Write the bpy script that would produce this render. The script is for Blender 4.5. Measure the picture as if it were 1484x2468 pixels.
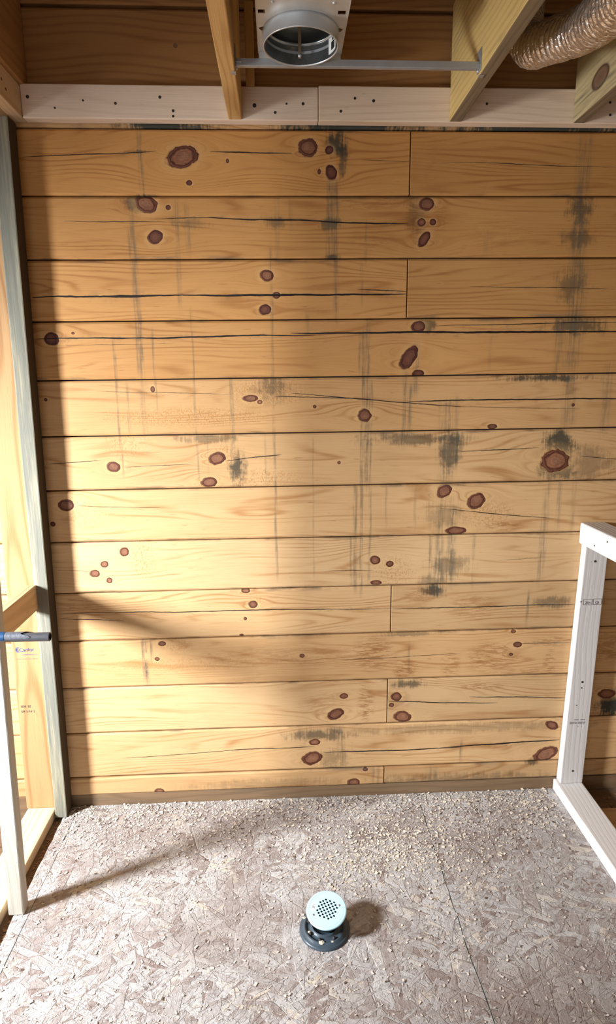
import bpy, bmesh, math, random
import numpy as np
from mathutils import Vector, Matrix, Euler

for o in list(bpy.data.objects): bpy.data.objects.remove(o)
SC = bpy.context.scene; COL = SC.collection
PI = math.pi

# ------------------------------------------------------------------ camera
W_, H_, F_ = 1484, 2468, 1471.0
YAW, PIT, ROL, DIST, EYE = 0.04445, 0.20784, -0.008507, 2.147, 1.6175
_r = Vector((math.cos(YAW), -math.sin(YAW), 0))
_f = Vector((math.sin(YAW)*math.cos(PIT), math.cos(YAW)*math.cos(PIT), -math.sin(PIT)))
_u = _r.cross(_f)
CR = _r*math.cos(ROL) + _u*math.sin(ROL)
CU = _u*math.cos(ROL) - _r*math.sin(ROL)
CO = Vector((0, -DIST, EYE))
cam = bpy.data.cameras.new('camera'); co = bpy.data.objects.new('camera', cam); COL.objects.link(co)
M = Matrix(((CR.x, CU.x, -_f.x, CO.x), (CR.y, CU.y, -_f.y, CO.y), (CR.z, CU.z, -_f.z, CO.z), (0, 0, 0, 1)))
co.matrix_world = M
cam.sensor_fit = 'VERTICAL'; cam.sensor_height = 36; cam.lens = 36*F_/H_; cam.clip_start = .05
SC.camera = co

def ray(px, py):
    return CR*((px-W_/2)/F_) + CU*(-(py-H_/2)/F_) + _f
def onY(px, py, y=0.0):
    d = ray(px, py); return CO + d*((y-CO.y)/d.y)
def onZ(px, py, z=0.0):
    d = ray(px, py); return CO + d*((z-CO.z)/d.z)

# ------------------------------------------------------------------ world, lights, exposure
w = bpy.data.worlds.new('daylight'); SC.world = w; w.use_nodes = True
bg = w.node_tree.nodes['Background']; bg.inputs[0].default_value = (0.93, 0.96, 1.0, 1); bg.inputs[1].default_value = 2.1
SC.view_settings.view_transform = 'Standard'; SC.view_settings.look = 'None'
SC.view_settings.gamma = 1; SC.view_settings.use_curve_mapping = False
SC.view_settings.exposure = 0.0
WINY, WINZ, WINX = -1.20, 1.46, -2.32
def area_light(name, loc, target, sx, sy, power, col, spread=PI):
    l = bpy.data.lights.new(name, 'AREA'); l.shape = 'RECTANGLE'; l.size = sx; l.size_y = sy
    l.energy = power; l.color = col; l.spread = spread
    o = bpy.data.objects.new(name, l); COL.objects.link(o); o.location = loc
    o.rotation_euler = (Vector(target)-Vector(loc)).to_track_quat('-Z', 'Y').to_euler(); return o
area_light('window_daylight', (WINX, WINY, WINZ), (-.42, -.25, .55), .30, .46, 79, (.94, .975, 1.0), math.radians(100))

# ------------------------------------------------------------------ node helper
class G:
    def __init__(s, name):
        s.mat = bpy.data.materials.new(name); s.mat.use_nodes = True; s.t = s.mat.node_tree
        s.b = s.t.nodes['Principled BSDF']
    def put(s, sock, v):
        if isinstance(v, bpy.types.NodeSocket): s.t.links.new(v, sock)
        elif v is not None:
            if hasattr(sock.default_value, '__len__') and not hasattr(v, '__len__'): v = (v,)*len(sock.default_value)
            if hasattr(sock.default_value, '__len__') and len(sock.default_value) == 4 and len(v) == 3: v = (*v, 1)
            sock.default_value = v
    def m(s, op, a, b=None, c=None, clamp=False):
        n = s.t.nodes.new('ShaderNodeMath'); n.operation = op; n.use_clamp = clamp
        for i, v in enumerate((a, b, c)):
            if v is not None: s.put(n.inputs[i], v)
        return n.outputs[0]
    def vec(s, x, y, z=0.0):
        n = s.t.nodes.new('ShaderNodeCombineXYZ')
        for i, v in enumerate((x, y, z)): s.put(n.inputs[i], v)
        return n.outputs[0]
    def noise(s, x, y, z=0.0, detail=2, rough=.5, dist=0.0):
        n = s.t.nodes.new('ShaderNodeTexNoise'); n.inputs['Scale'].default_value = 1
        n.inputs['Detail'].default_value = detail; n.inputs['Roughness'].default_value = rough
        n.inputs['Distortion'].default_value = dist
        s.t.links.new(s.vec(x, y, z), n.inputs['Vector']); return n.outputs['Fac']
    def vor(s, x, y, z=0.0, feature='F1'):
        n = s.t.nodes.new('ShaderNodeTexVoronoi'); n.feature = feature; n.inputs['Scale'].default_value = 1
        s.t.links.new(s.vec(x, y, z), n.inputs['Vector']); return n
    def mix(s, f, a, b, mode='MIX'):
        n = s.t.nodes.new('ShaderNodeMix'); n.data_type = 'RGBA'; n.blend_type = mode
        s.put(n.inputs[0], f); s.put(n.inputs[6], a); s.put(n.inputs[7], b); return n.outputs[2]
    def ramp(s, f, pts):
        n = s.t.nodes.new('ShaderNodeValToRGB'); s.put(n.inputs[0], f); e = n.color_ramp.elements
        while len(e) < len(pts): e.new(.5)
        for i, (p, c) in enumerate(pts):
            e[i].position = p; e[i].color = (*c, 1) if hasattr(c, '__len__') else (c, c, c, 1)
        return n.outputs[0]
    def ss(s, x, a, b):  # smoothstep 0..1 from a to b
        n = s.t.nodes.new('ShaderNodeMapRange'); n.interpolation_type = 'SMOOTHSTEP'
        s.put(n.inputs[0], x); n.inputs[1].default_value = a; n.inputs[2].default_value = b
        return n.outputs[0]
    def sep(s, v):
        n = s.t.nodes.new('ShaderNodeSeparateXYZ'); s.t.links.new(v, n.inputs[0]); return n.outputs[0], n.outputs[1], n.outputs[2]
    def pos(s): return s.sep(s.t.nodes.new('ShaderNodeNewGeometry').outputs['Position'])
    def objc(s): return s.sep(s.t.nodes.new('ShaderNodeTexCoord').outputs['Object'])
    def bump(s, h, strength=.3, dist=.01):
        n = s.t.nodes.new('ShaderNodeBump'); n.inputs['Strength'].default_value = strength; n.inputs['Distance'].default_value = dist
        s.put(n.inputs['Height'], h); s.t.links.new(n.outputs[0], s.b.inputs['Normal'])
    def out(s, col, rough=.6, metal=0.0, spec=.3):
        s.put(s.b.inputs['Base Color'], col); s.put(s.b.inputs['Roughness'], rough)
        s.put(s.b.inputs['Metallic'], metal); s.put(s.b.inputs['Specular IOR Level'], spec); return s.mat

# ------------------------------------------------------------------ object helpers
def tag(o, label=None, cat=None, group=None, kind=None):
    if label: o['label'] = label
    if cat: o['category'] = cat
    if group: o['group'] = group
    if kind: o['kind'] = kind
    return o
def empty(name, loc=(0, 0, 0), **k):
    o = bpy.data.objects.new(name, None); o.empty_display_size = .05; o.location = loc; COL.objects.link(o); return tag(o, **k)
def mesh(name, vs, fs, mat=None, parent=None, origin=None, smooth=False, bevel=0, seg=2):
    """vertices are given in world space; the object origin goes to `origin`"""
    me = bpy.data.meshes.new(name)
    og = Vector(origin) if origin is not None else Vector((0, 0, 0))
    me.from_pydata([tuple(Vector(v)-og) for v in vs], [], fs); me.validate(); me.update()
    bm = bmesh.new(); bm.from_mesh(me); bmesh.ops.recalc_face_normals(bm, faces=bm.faces); bm.to_mesh(me); bm.free()
    if smooth:
        for p in me.polygons: p.use_smooth = True
    o = bpy.data.objects.new(name, me); COL.objects.link(o)
    if mat: me.materials.append(mat)
    if parent:
        o.parent = parent; o.location = og - world_loc(parent)
    else: o.location = og
    if bevel:
        b = o.modifiers.new('bevel', 'BEVEL'); b.width = bevel; b.segments = seg; b.limit_method = 'ANGLE'; b.angle_limit = math.radians(40)
    return o
def world_loc(o):
    v = Vector(o.location)
    while o.parent: o = o.parent; v = v + Vector(o.location)
    return v
HEXF = [(0, 1, 2, 3), (4, 7, 6, 5), (0, 4, 5, 1), (1, 5, 6, 2), (2, 6, 7, 3), (3, 7, 4, 0)]
def hexa(name, bot, top, mat, parent=None, bevel=.002, **k):
    vs = [Vector(v) for v in bot] + [Vector(v) for v in top]
    og = sum((v for v in vs[:4]), Vector())/4
    return mesh(name, vs, HEXF, mat, parent, og, bevel=bevel)
def box(name, x0, x1, y0, y1, z0, z1, mat, parent=None, bevel=.002):
    return hexa(name, [(x0, y0, z0), (x1, y0, z0), (x1, y1, z0), (x0, y1, z0)], [(x0, y0, z1), (x1, y0, z1), (x1, y1, z1), (x0, y1, z1)], mat, parent, bevel)
def lathe(name, prof, center, mat, parent=None, n=48, axis=None, smooth=True):
    """prof: list of (r, h); rotation about axis through center"""
    q = (Vector(axis).normalized().to_track_quat('Z', 'Y').to_matrix() if axis else Matrix.Identity(3))
    vs, fs = [], []
    for r, h in prof:
        for i in range(n):
            a = 2*PI*i/n; vs.append(Vector(center)+q@Vector((r*math.cos(a), r*math.sin(a), h)))
    for j in range(len(prof)-1):
        for i in range(n):
            k = (i+1) % n; fs.append((j*n+i, j*n+k, (j+1)*n+k, (j+1)*n+i))
    return mesh(name, vs, fs, mat, parent, center, smooth=smooth)
def tube(name, p0, p1, r, mat, parent=None, n=20, r_in=0):
    p0 = Vector(p0); p1 = Vector(p1); L = (p1-p0).length
    prof = [(1e-4, 0), (r, 0), (r, L), (1e-4, L)] if not r_in else [(r_in, 0), (r, 0), (r, L-.001), (r-.001, L), (r_in, L), (r_in, 0)]
    o = lathe(name, prof, p0, mat, parent, n, axis=p1-p0, smooth=False)
    for p in o.data.polygons: p.use_smooth = True
    o.modifiers.new('es', 'EDGE_SPLIT').split_angle = math.radians(35)
    return o

# ------------------------------------------------------------------ materials
def lumber(name, axis, light, dark, pith=(.03, .06), freq=190, contrast=.55, seed=0, weather=0, wcol=(.10, .11, .10), knots=(), spots=.25, pits=0):
    g = G(name); c = g.objc()
    ax = 'xyz'.index(axis); al = c[ax]; a = c[(ax+1) % 3]; b = c[(ax+2) % 3]
    # pith line drifts along the board, so the face shows cathedral figure
    wa = g.m('MULTIPLY', g.m('SUBTRACT', g.noise(g.m('MULTIPLY', al, 1.1), seed, 0, 1), .5), .10)
    wb = g.m('MULTIPLY', g.m('SUBTRACT', g.noise(g.m('MULTIPLY', al, 1.3), seed+7.7, 0, 1), .5), .10)
    da = g.m('ADD', g.m('SUBTRACT', a, pith[0]), wa); db = g.m('ADD', g.m('SUBTRACT', b, pith[1]), wb)
    r = g.m('SQRT', g.m('ADD', g.m('MULTIPLY', da, da), g.m('MULTIPLY', db, db)))
    r = g.m('ADD', r, g.m('MULTIPLY', g.noise(g.m('MULTIPLY', al, 4), g.m('MULTIPLY', a, 30), g.m('MULTIPLY', b, 30), 2), .008))
    ring = g.m('POWER', g.m('MULTIPLY_ADD', g.m('SINE', g.m('MULTIPLY', r, freq*2*PI/3)), .5, .5), 3.0)
    fine = g.noise(g.m('MULTIPLY', al, 9), g.m('MULTIPLY', a, 420), g.m('MULTIPLY', b, 420), 2)
    blot = g.noise(g.m('MULTIPLY', al, 3), g.m('MULTIPLY_ADD', a, 12, seed), g.m('MULTIPLY', b, 12), 3)
    f = g.m('ADD', g.m('MULTIPLY', ring, contrast*.8), g.m('ADD', g.m('MULTIPLY', g.m('SUBTRACT', fine, .5), .5), g.m('MULTIPLY', g.m('SUBTRACT', blot, .45), .5)), clamp=True)
    col = g.mix(f, light, dark)
    sp = g.ss(g.noise(g.m('MULTIPLY', al, 14), g.m('MULTIPLY_ADD', a, 60, seed), g.m('MULTIPLY', b, 60), 2), .70, .78)
    col = g.mix(g.m('MULTIPLY', sp, spots), col, tuple(v*.45 for v in dark))
    h = g.m('ADD', g.m('MULTIPLY', ring, -.35), g.m('MULTIPLY', fine, .7))
    for k in knots:  # (along, across a or b index, position, ra, rb)
        kal, which, kp, kr, kq = k
        q = a if which == 0 else b
        u = g.m('DIVIDE', g.m('SUBTRACT', al, kal), kr); v = g.m('DIVIDE', g.m('SUBTRACT', q, kp), kq)
        e = g.m('ADD', g.m('SQRT', g.m('ADD', g.m('MULTIPLY', u, u), g.m('MULTIPLY', v, v))), g.m('MULTIPLY', g.m('SUBTRACT', blot, .5), .4))
        kc = g.ramp(g.m('MULTIPLY', e, .5), [(0, (.15, .08, .045)), (.35, (.20, .11, .06)), (.48, (.07, .035, .02)), (.56, (.3, .2, .1))])
        col = g.mix(g.m('SUBTRACT', 1, g.ss(e, .95, 1.25)), col, kc)
    if weather:
        wn = g.noise(g.m('MULTIPLY', al, 2.5), g.m('MULTIPLY_ADD', a, 25, seed), g.m('MULTIPLY', b, 25), 5, .65)
        st = g.noise(g.m('MULTIPLY', al, 5), g.m('MULTIPLY', a, 160), g.m('MULTIPLY', b, 160), 3)
        wm = g.ss(g.m('ADD', g.m('MULTIPLY', wn, .75), g.m('MULTIPLY', st, .35)), .68-weather*.3, .9-weather*.25)
        col = g.mix(g.m('MULTIPLY', wm, .8), col, wcol)
    g.bump(h, .35, .002)
    return g.out(col, .72, 0, .2)

def plain(name, col, rough=.5, metal=0.0, var=.12, scale=40, bump=0.0, spec=.4):
    g = G(name); x, y, z = g.objc(); s = [g.m('MULTIPLY', q, scale) for q in (x, y, z)]
    n = g.noise(*s, 4, .6)
    c = g.mix(g.m('MULTIPLY', n, 1.0), tuple(max(0, v*(1-var)) for v in col), tuple(min(1, v*(1+var)) for v in col))
    if bump: g.bump(n, bump, .003)
    return g.out(c, g.m('MULTIPLY_ADD', n, .25, rough-.12), metal, spec)

# ---- the log wall boards: one material per board, carrying that board's own knots, checks and stains
LIGHT = (.66, .405, .185); DARK = (.44, .215, .075)
def wall_wood(name, seed, x0, x1, z0, z1, tone, knots, cracks, streaks, blobs, honey_dim=.5):
    g = G(name); x, y, z = g.pos()
    M_ = g.m
    psi = M_('ADD', z, M_('MULTIPLY', M_('SUBTRACT', g.noise(M_('MULTIPLY', x, 1.3), M_('MULTIPLY', z, 5), seed, 2), .5), .045))
    emin = None; tmax = None
    wob = M_('MULTIPLY', M_('SUBTRACT', g.noise(M_('MULTIPLY', x, 55), M_('MULTIPLY', z, 55), seed, 3), .5), .5)
    for (kx, kz, a, b, rot, kt) in knots:
        dx = M_('SUBTRACT', x, kx); dz = M_('SUBTRACT', z, kz); R = max(a, b)*1.15
        dxs = M_('MULTIPLY', dx, .42)
        d2 = M_('ADD', M_('MULTIPLY_ADD', dxs, dxs, R*R*.35), M_('MULTIPLY', dz, dz))
        psi = M_('SUBTRACT', psi, M_('DIVIDE', M_('MULTIPLY', dz, R*R*1.25), d2))
        c, s_ = math.cos(math.radians(rot)), math.sin(math.radians(rot))
        u = M_('MULTIPLY_ADD', dx, c/a, M_('MULTIPLY', dz, s_/a)); v = M_('MULTIPLY_ADD', dz, c/b, M_('MULTIPLY', dx, -s_/b))
        e = M_('SQRT', M_('MULTIPLY_ADD', u, u, M_('MULTIPLY', v, v)))
        t = M_('MULTIPLY', M_('LESS_THAN', e, 1.7), kt)
        emin = e if emin is None else M_('MINIMUM', emin, e); tmax = t if tmax is None else M_('MAXIMUM', tmax, t)
    big = g.noise(M_('MULTIPLY', x, 1.1), M_('MULTIPLY', psi, 9), seed+3.3, 1)
    field = M_('MULTIPLY_ADD', big, 13.0, M_('MULTIPLY', psi, 42))
    ph = g.noise(M_('MULTIPLY', x, 5), M_('MULTIPLY', psi, 90), seed, 2)
    ring = M_('POWER', M_('MULTIPLY_ADD', M_('SINE', M_('MULTIPLY', M_('MULTIPLY_ADD', ph, .5, field), 2*PI)), .5, .5), 4.0)
    rmod = g.ss(g.noise(M_('MULTIPLY', x, 2.2), M_('MULTIPLY', psi, 22), seed+9, 2), .36, .66)
    fine = g.noise(M_('MULTIPLY', x, 8), M_('MULTIPLY', psi, 330), seed, 3, .6)
    blot = g.noise(M_('MULTIPLY', x, 2.4), M_('MULTIPLY', psi, 11), seed+5, 4, .6)
    f = M_('ADD', M_('MULTIPLY', M_('MULTIPLY', ring, rmod), .8), M_('MULTIPLY', M_('SUBTRACT', fine, .5), .8))
    f = M_('ADD', f, M_('MULTIPLY_ADD', blot, .8, -.27), clamp=True)
    lt = tuple(tone*(a+(b-a)*honey_dim) for a, b in zip((.62, .42, .225), (.52, .258, .08)))
    dk = tuple(tone*(a+(b-a)*honey_dim) for a, b in zip((.42, .23, .095), (.35, .145, .038)))
    col = g.mix(f, lt, dk)
    # short darker flecks that follow the grain
    fl = g.ss(g.noise(M_('MULTIPLY', x, 14), M_('MULTIPLY', psi, 170), seed+2, 2), .68, .76)
    col = g.mix(M_('MULTIPLY', fl, .42), col, (.22, .09, .03))
    height = M_('MULTIPLY_ADD', fine, .6, M_('MULTIPLY', ring, -.35))
    sh = M_('MULTIPLY', M_('SUBTRACT', g.noise(M_('MULTIPLY', x, 130), M_('MULTIPLY', z, 130), seed, 3, .7), .5), 2.0)   # shared rough noise
    mid = g.noise(M_('MULTIPLY', x, 28), M_('MULTIPLY', z, 28), seed+1, 4, .65)
    vert = g.noise(M_('MULTIPLY', x, 150), M_('MULTIPLY', z, 7), seed*0+4, 3, .6)
    tear = g.noise(M_('MULTIPLY', x, 22), M_('MULTIPLY', psi, 190), seed+6, 3, .7)
    for (kind, cx, cz, rx, rz, st) in blobs:
        u = M_('DIVIDE', M_('SUBTRACT', x, cx), rx); v = M_('DIVIDE', M_('SUBTRACT', z, cz), rz)
        e = M_('SQRT', M_('MULTIPLY_ADD', u, u, M_('MULTIPLY', v, v)))
        if kind == 0:      # dark mould
            msk = M_('ADD', M_('SUBTRACT', 1.0, e), M_('ADD', M_('MULTIPLY_ADD', mid, 2.4, -1.12), M_('MULTIPLY', M_('SUBTRACT', vert, .5), 1.5)))
            msk = M_('MULTIPLY', g.ss(msk, -.15, .75), g.ss(e, 1.9, .6))
            col = g.mix(M_('MULTIPLY', msk, st*.92), col, (.04, .04, .03))
        elif kind == 1:    # torn, woolly grain
            msk = M_('MULTIPLY', g.ss(e, 1.35, .3), g.ss(sh, .02, .22))
            col = g.mix(M_('MULTIPLY', msk, st*.8), col, (.45, .21, .06))
            height = M_('ADD', height, M_('MULTIPLY', msk, -2.2*st))
        else:              # brown water marks with ragged edges, one mixed with a painted cast shadow
            msk = M_('MULTIPLY', g.ss(e, 1.25, .5), g.ss(tear, .47, .55))
            col = g.mix(M_('MULTIPLY', msk, st*.62), col, (.27, .105, .03))
    for (sx, sz0, sz1, sw, st) in streaks:
        xo = M_('MULTIPLY', M_('SUBTRACT', g.noise(M_('MULTIPLY', z, 5), sx*9, 0, 2), .5), .012)
        d = M_('DIVIDE', M_('ABSOLUTE', M_('SUBTRACT', M_('ADD', x, xo), sx)), sw)
        msk = M_('MULTIPLY', g.ss(d, 1.2, .15), M_('MULTIPLY', g.ss(z, sz0-.02, sz0+.05), g.ss(z, sz1+.03, sz1-.02)))
        msk = M_('MULTIPLY', msk, g.ss(M_('ADD', vert, M_('MULTIPLY', mid, .5)), .52, .98))
        col = g.mix(M_('MULTIPLY', msk, st*1.15, clamp=True), col, (.085, .085, .065))
    if emin is not None:
        e = M_('ADD', emin, wob)
        halo = M_('SUBTRACT', 1, g.ss(e, 1.0, 2.0))
        col = g.mix(M_('MULTIPLY', halo, M_('MULTIPLY', mid, .45)), col, (.72, .46, .2))
        krr = M_('MULTIPLY', M_('SINE', M_('MULTIPLY', e, 19)), .13)
        kc1 = g.ramp(M_('MULTIPLY', M_('ADD', e, krr), .6), [(0, (.22, .10, .055)), (.12, (.36, .18, .10)), (.3, (.31, .135, .07)), (.46, (.19, .07, .035)), (.53, (.075, .02, .012)), (.6, (.08, .025, .015)), (.68, (.45, .24, .1))])
        kc2 = g.ramp(M_('MULTIPLY', M_('ADD', e, krr), .6), [(0, (.16, .06, .035)), (.25, (.13, .045, .026)), (.45, (.085, .022, .014)), (.58, (.03, .01, .008)), (.68, (.3, .13, .05))])
        kc = g.mix(M_('MINIMUM', tmax, 1), kc1, kc2)
        kc = g.mix(M_('MULTIPLY', g.ss(mid, .42, .66), .5), kc, (.12, .05, .03))
        col = g.mix(M_('SUBTRACT', 1, g.ss(e, .98, 1.16)), col, kc)
        frn = M_('MULTIPLY', g.ss(e, 2.4, 1.1), g.ss(fl, 0, 1)); col = g.mix(M_('MULTIPLY', frn, .6), col, (.12, .05, .025))
        height = M_('ADD', height, M_('MULTIPLY', M_('SUBTRACT', 1, g.ss(M_('ABSOLUTE', M_('SUBTRACT', e, 1.0)), 0, .14)), -1.5))
    for (cx0, cz0, cx1, cz1, cw) in cracks:
        sl = (cz1-cz0)/(cx1-cx0)
        zc = M_('MULTIPLY_ADD', x, sl, cz0-sl*cx0)
        wv = M_('ADD', M_('MULTIPLY', M_('SUBTRACT', g.noise(M_('MULTIPLY', x, 3.5), cz0*31, 0, 2), .5), .014),
                M_('MULTIPLY', M_('SUBTRACT', g.noise(M_('MULTIPLY', x, 45), cz0*17, 0, 2), .5), .002))
        t = M_('DIVIDE', M_('SUBTRACT', x, cx0), cx1-cx0, clamp=True)
        wd = M_('MULTIPLY', M_('POWER', M_('MULTIPLY', M_('MULTIPLY', t, M_('SUBTRACT', 1, t)), 4), .35), cw*.5)
        wd = M_('MULTIPLY', wd, M_('MULTIPLY_ADD', g.noise(M_('MULTIPLY', x, 12), cz0*5, 0, 2), 1.4, .3))
        d = M_('ABSOLUTE', M_('SUBTRACT', z, M_('ADD', zc, wv)))
        msk = M_('DIVIDE', M_('SUBTRACT', wd, d), .0005, clamp=True)
        # soft grey bleeding beside the check
        soft = M_('MULTIPLY', g.ss(d, cw*4, 0), M_('MULTIPLY', g.ss(wd, 0, cw*.4), g.ss(mid, .5, .7)))
        col = g.mix(M_('MULTIPLY', soft, .3), col, (.12, .10, .07))
        col = g.mix(msk, col, (.018, .012, .01)); height = M_('MULTIPLY_ADD', msk, -4.0, height)
    # grime along the top and bottom arrises
    dt = M_('MINIMUM', M_('SUBTRACT', z1, z), M_('SUBTRACT', z, z0))
    gr = M_('MULTIPLY', g.ss(dt, .014, .001), g.ss(g.noise(M_('MULTIPLY', x, 6), seed, M_('MULTIPLY', z, 20), 4, .6), .50, .68))
    col = g.mix(M_('MULTIPLY', gr, .6), col, (.07, .065, .055))
    g.bump(height, .30, .0022)
    return g.out(col, .62, 0, .25)

MAT_DARKGAP = plain('dark_backing_wood', (.05, .03, .018), .9)
M_SHELL = lumber('shell_boards', 'x', (.48, .36, .22), (.30, .19, .10), pith=(.2, .3))
M_DECK = lumber('roof_deck_wood', 'x', (.30, .20, .11), (.18, .11, .06), pith=(.2, .3))

# ------------------------------------------------------------------ SETTING: back wall
wall = empty('wall_back', (0, 0, 0), label='horizontal stained knotty pine board wall at the back', kind='structure')
# seam heights at x = -.55 and x = +.85, bottom to top of the boards' joints
SEAM = [(2.405, 2.409), (2.209, 2.215), (2.018, 2.024), (1.825, 1.832), (1.634, 1.642), (1.445, 1.452), (1.256, 1.262), (1.068, 1.0705),
        (.877, .881), (.690, .693), (.501, .5015), (.312, .3145), (.123, .124), (.045, .047)]
TONE = [1.02, .93, 1.0, .97, .98, 1.0, 1.04, 1.03, 1.0, .99, 1.04, 1.0, .92]
HONEY_DIM = [1, .95, .9, .85, .55, .35, .3, .1, .25, .4, .15, .25, .35]   # honey tone per board; upper rows also carry painted-in dimmer light
def seamz(i, x):
    a, b = SEAM[i]; return a + (b-a)*(x+.55)/1.4
JOINT = {0: (988, 394), 2: (981, 700), 8: (942, 1470), 10: (933, 1700), 12: (925, 1875)}
# knots: px x, px y, half-length px, half-height px, tilt, darkness
KN = {0: [(440, 378, 38, 24, 15, .35), (742, 356, 23, 20, 0, .4), (798, 416, 13, 17, 10, 1), (456, 441, 7, 6, 0, 1), (793, 362, 10, 9, 0, 1), (769, 414, 4, 6, 0, 1), (548, 388, 4, 5, 0, .7)],
      1: [(352, 491, 26, 20, -20, .25), (405, 500, 6, 6, 0, 1), (374, 571, 18, 15, 30, .95), (1028, 492, 17, 15, 0, .5), (1016, 536, 10, 9, 0, .6), (1043, 535, 8, 7, 0, 1), (1022, 576, 20, 11, 55, .85)],
      2: [(643, 664, 16, 13, -10, .35), (666, 711, 9, 8, 0, .5), (639, 746, 14, 12, 20, .95)],
      3: [(124, 817, 18, 15, 0, .95), (1008, 787, 17, 12, 0, .7), (985, 862, 30, 16, 55, .9), (1008, 900, 14, 8, 0, 1), (176, 803, 4, 3, 0, 1)],
      4: [(604, 960, 18, 8, 0, .2), (626, 969, 6, 5, 0, .1), (879, 1001, 16, 15, 0, .45), (758, 980, 4, 4, 0, .9), (368, 938, 5, 7, 0, .5), (1186, 1028, 11, 6, 0, .8), (1381, 976, 4, 4, 0, 1), (110, 963, 4, 4, 0, 1)],
      5: [(274, 1125, 16, 12, 0, .2), (523, 1105, 20, 15, 15, .3), (504, 1162, 19, 12, 0, .3), (817, 1115, 4, 4, 0, .4), (1338, 1111, 33, 26, 0, .1)],
      6: [(160, 1218, 19, 14, 0, .6), (128, 1263, 6, 6, 0, 1), (1070, 1184, 18, 14, 30, .2), (1147, 1207, 22, 17, 30, .3), (1098, 1279, 24, 10, 0, .4)],
      7: [(300, 1330, 11, 11, 0, .3), (252, 1360, 9, 8, 0, .2), (229, 1382, 12, 9, 0, .2), (264, 1399, 7, 7, 0, .2), (904, 1350, 13, 10, -10, .3), (939, 1359, 9, 7, 0, .7), (906, 1404, 13, 6, 0, .4)],
      8: [(610, 1457, 11, 9, 0, .4), (592, 1424, 10, 6, 0, .1), (591, 1491, 4, 4, 0, .7), (582, 1531, 5, 3, 0, .8)],
      9: [(390, 1551, 9, 6, 0, .5), (379, 1588, 6, 5, 0, .5), (728, 1580, 6, 5, 0, .5), (1247, 1553, 10, 7, 0, .6), (1231, 1577, 5, 4, 0, .7), (1237, 1522, 6, 4, 0, .2)],
      10: [(829, 1678, 10, 7, 0, .2), (809, 1721, 20, 13, 20, .5), (955, 1679, 12, 11, 0, .5), (943, 1699, 6, 5, 0, .7), (970, 1727, 21, 14, -10, .1), (1462, 1672, 20, 12, 0, .5)],
      11: [(758, 1789, 13, 8, 0, .2), (752, 1828, 24, 17, 15, .3), (1330, 1748, 16, 10, -20, .5), (1315, 1818, 30, 17, 25, .1)],
      12: [(384, 1907, 12, 8, 0, .3), (852, 1886, 15, 11, 0, .2), (880, 1855, 6, 4, 0, .8)]}
CK = {0: [(52, 380, 378, 364, 2.5), (505, 365, 705, 369, 3.2), (870, 386, 986, 391, 1.6), (1060, 392, 1484, 403, 1.6)],
      1: [(150, 532, 400, 535, 1.8), (360, 529, 540, 524, 2), (500, 526, 985, 539, 4)],
      2: [(77, 717, 440, 711, 5.5), (400, 712, 980, 709, 5), (860, 697, 980, 702, 2.2), (1130, 690, 1484, 697, 1.6)],
      3: [(83, 818, 760, 807, 4), (700, 803, 1560, 797, 5), (1050, 785, 1500, 776, 2.2), (130, 835, 420, 826, 1)],
      4: [(660, 956, 880, 962, 2), (700, 948, 1120, 981, 2.4), (980, 966, 1540, 960, 3.4), (1080, 981, 1400, 986, 1.2), (230, 943, 560, 951, 1.2)],
      5: [(110, 1118, 245, 1108, 1.6), (300, 1126, 470, 1118, 1.2), (545, 1112, 680, 1095, 2.2), (1110, 1090, 1300, 1078, 2), (1400, 1100, 1500, 1108, 1.8)],
      6: [(185, 1220, 400, 1224, 1.4), (1060, 1226, 1340, 1251, 2)],
      7: [(135, 1375, 225, 1378, 1), (780, 1377, 900, 1374, 1.2), (1200, 1350, 1300, 1345, 1)],
      8: [(140, 1480, 944, 1466, 2.4), (944, 1466, 1385, 1457, 2.4), (142, 1492, 300, 1498, 2)],
      9: [(1255, 1550, 1375, 1548, 1.8), (800, 1592, 1110, 1575, 1.3)],
      10: [(935, 1690, 1200, 1695, 2.6), (1130, 1678, 1360, 1683, 2.6)],
      11: [(290, 1829, 600, 1806, 1.6), (540, 1810, 760, 1800, 2.2), (780, 1814, 1110, 1802, 3), (1060, 1803, 1350, 1783, 3.6)], 12: []}
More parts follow.
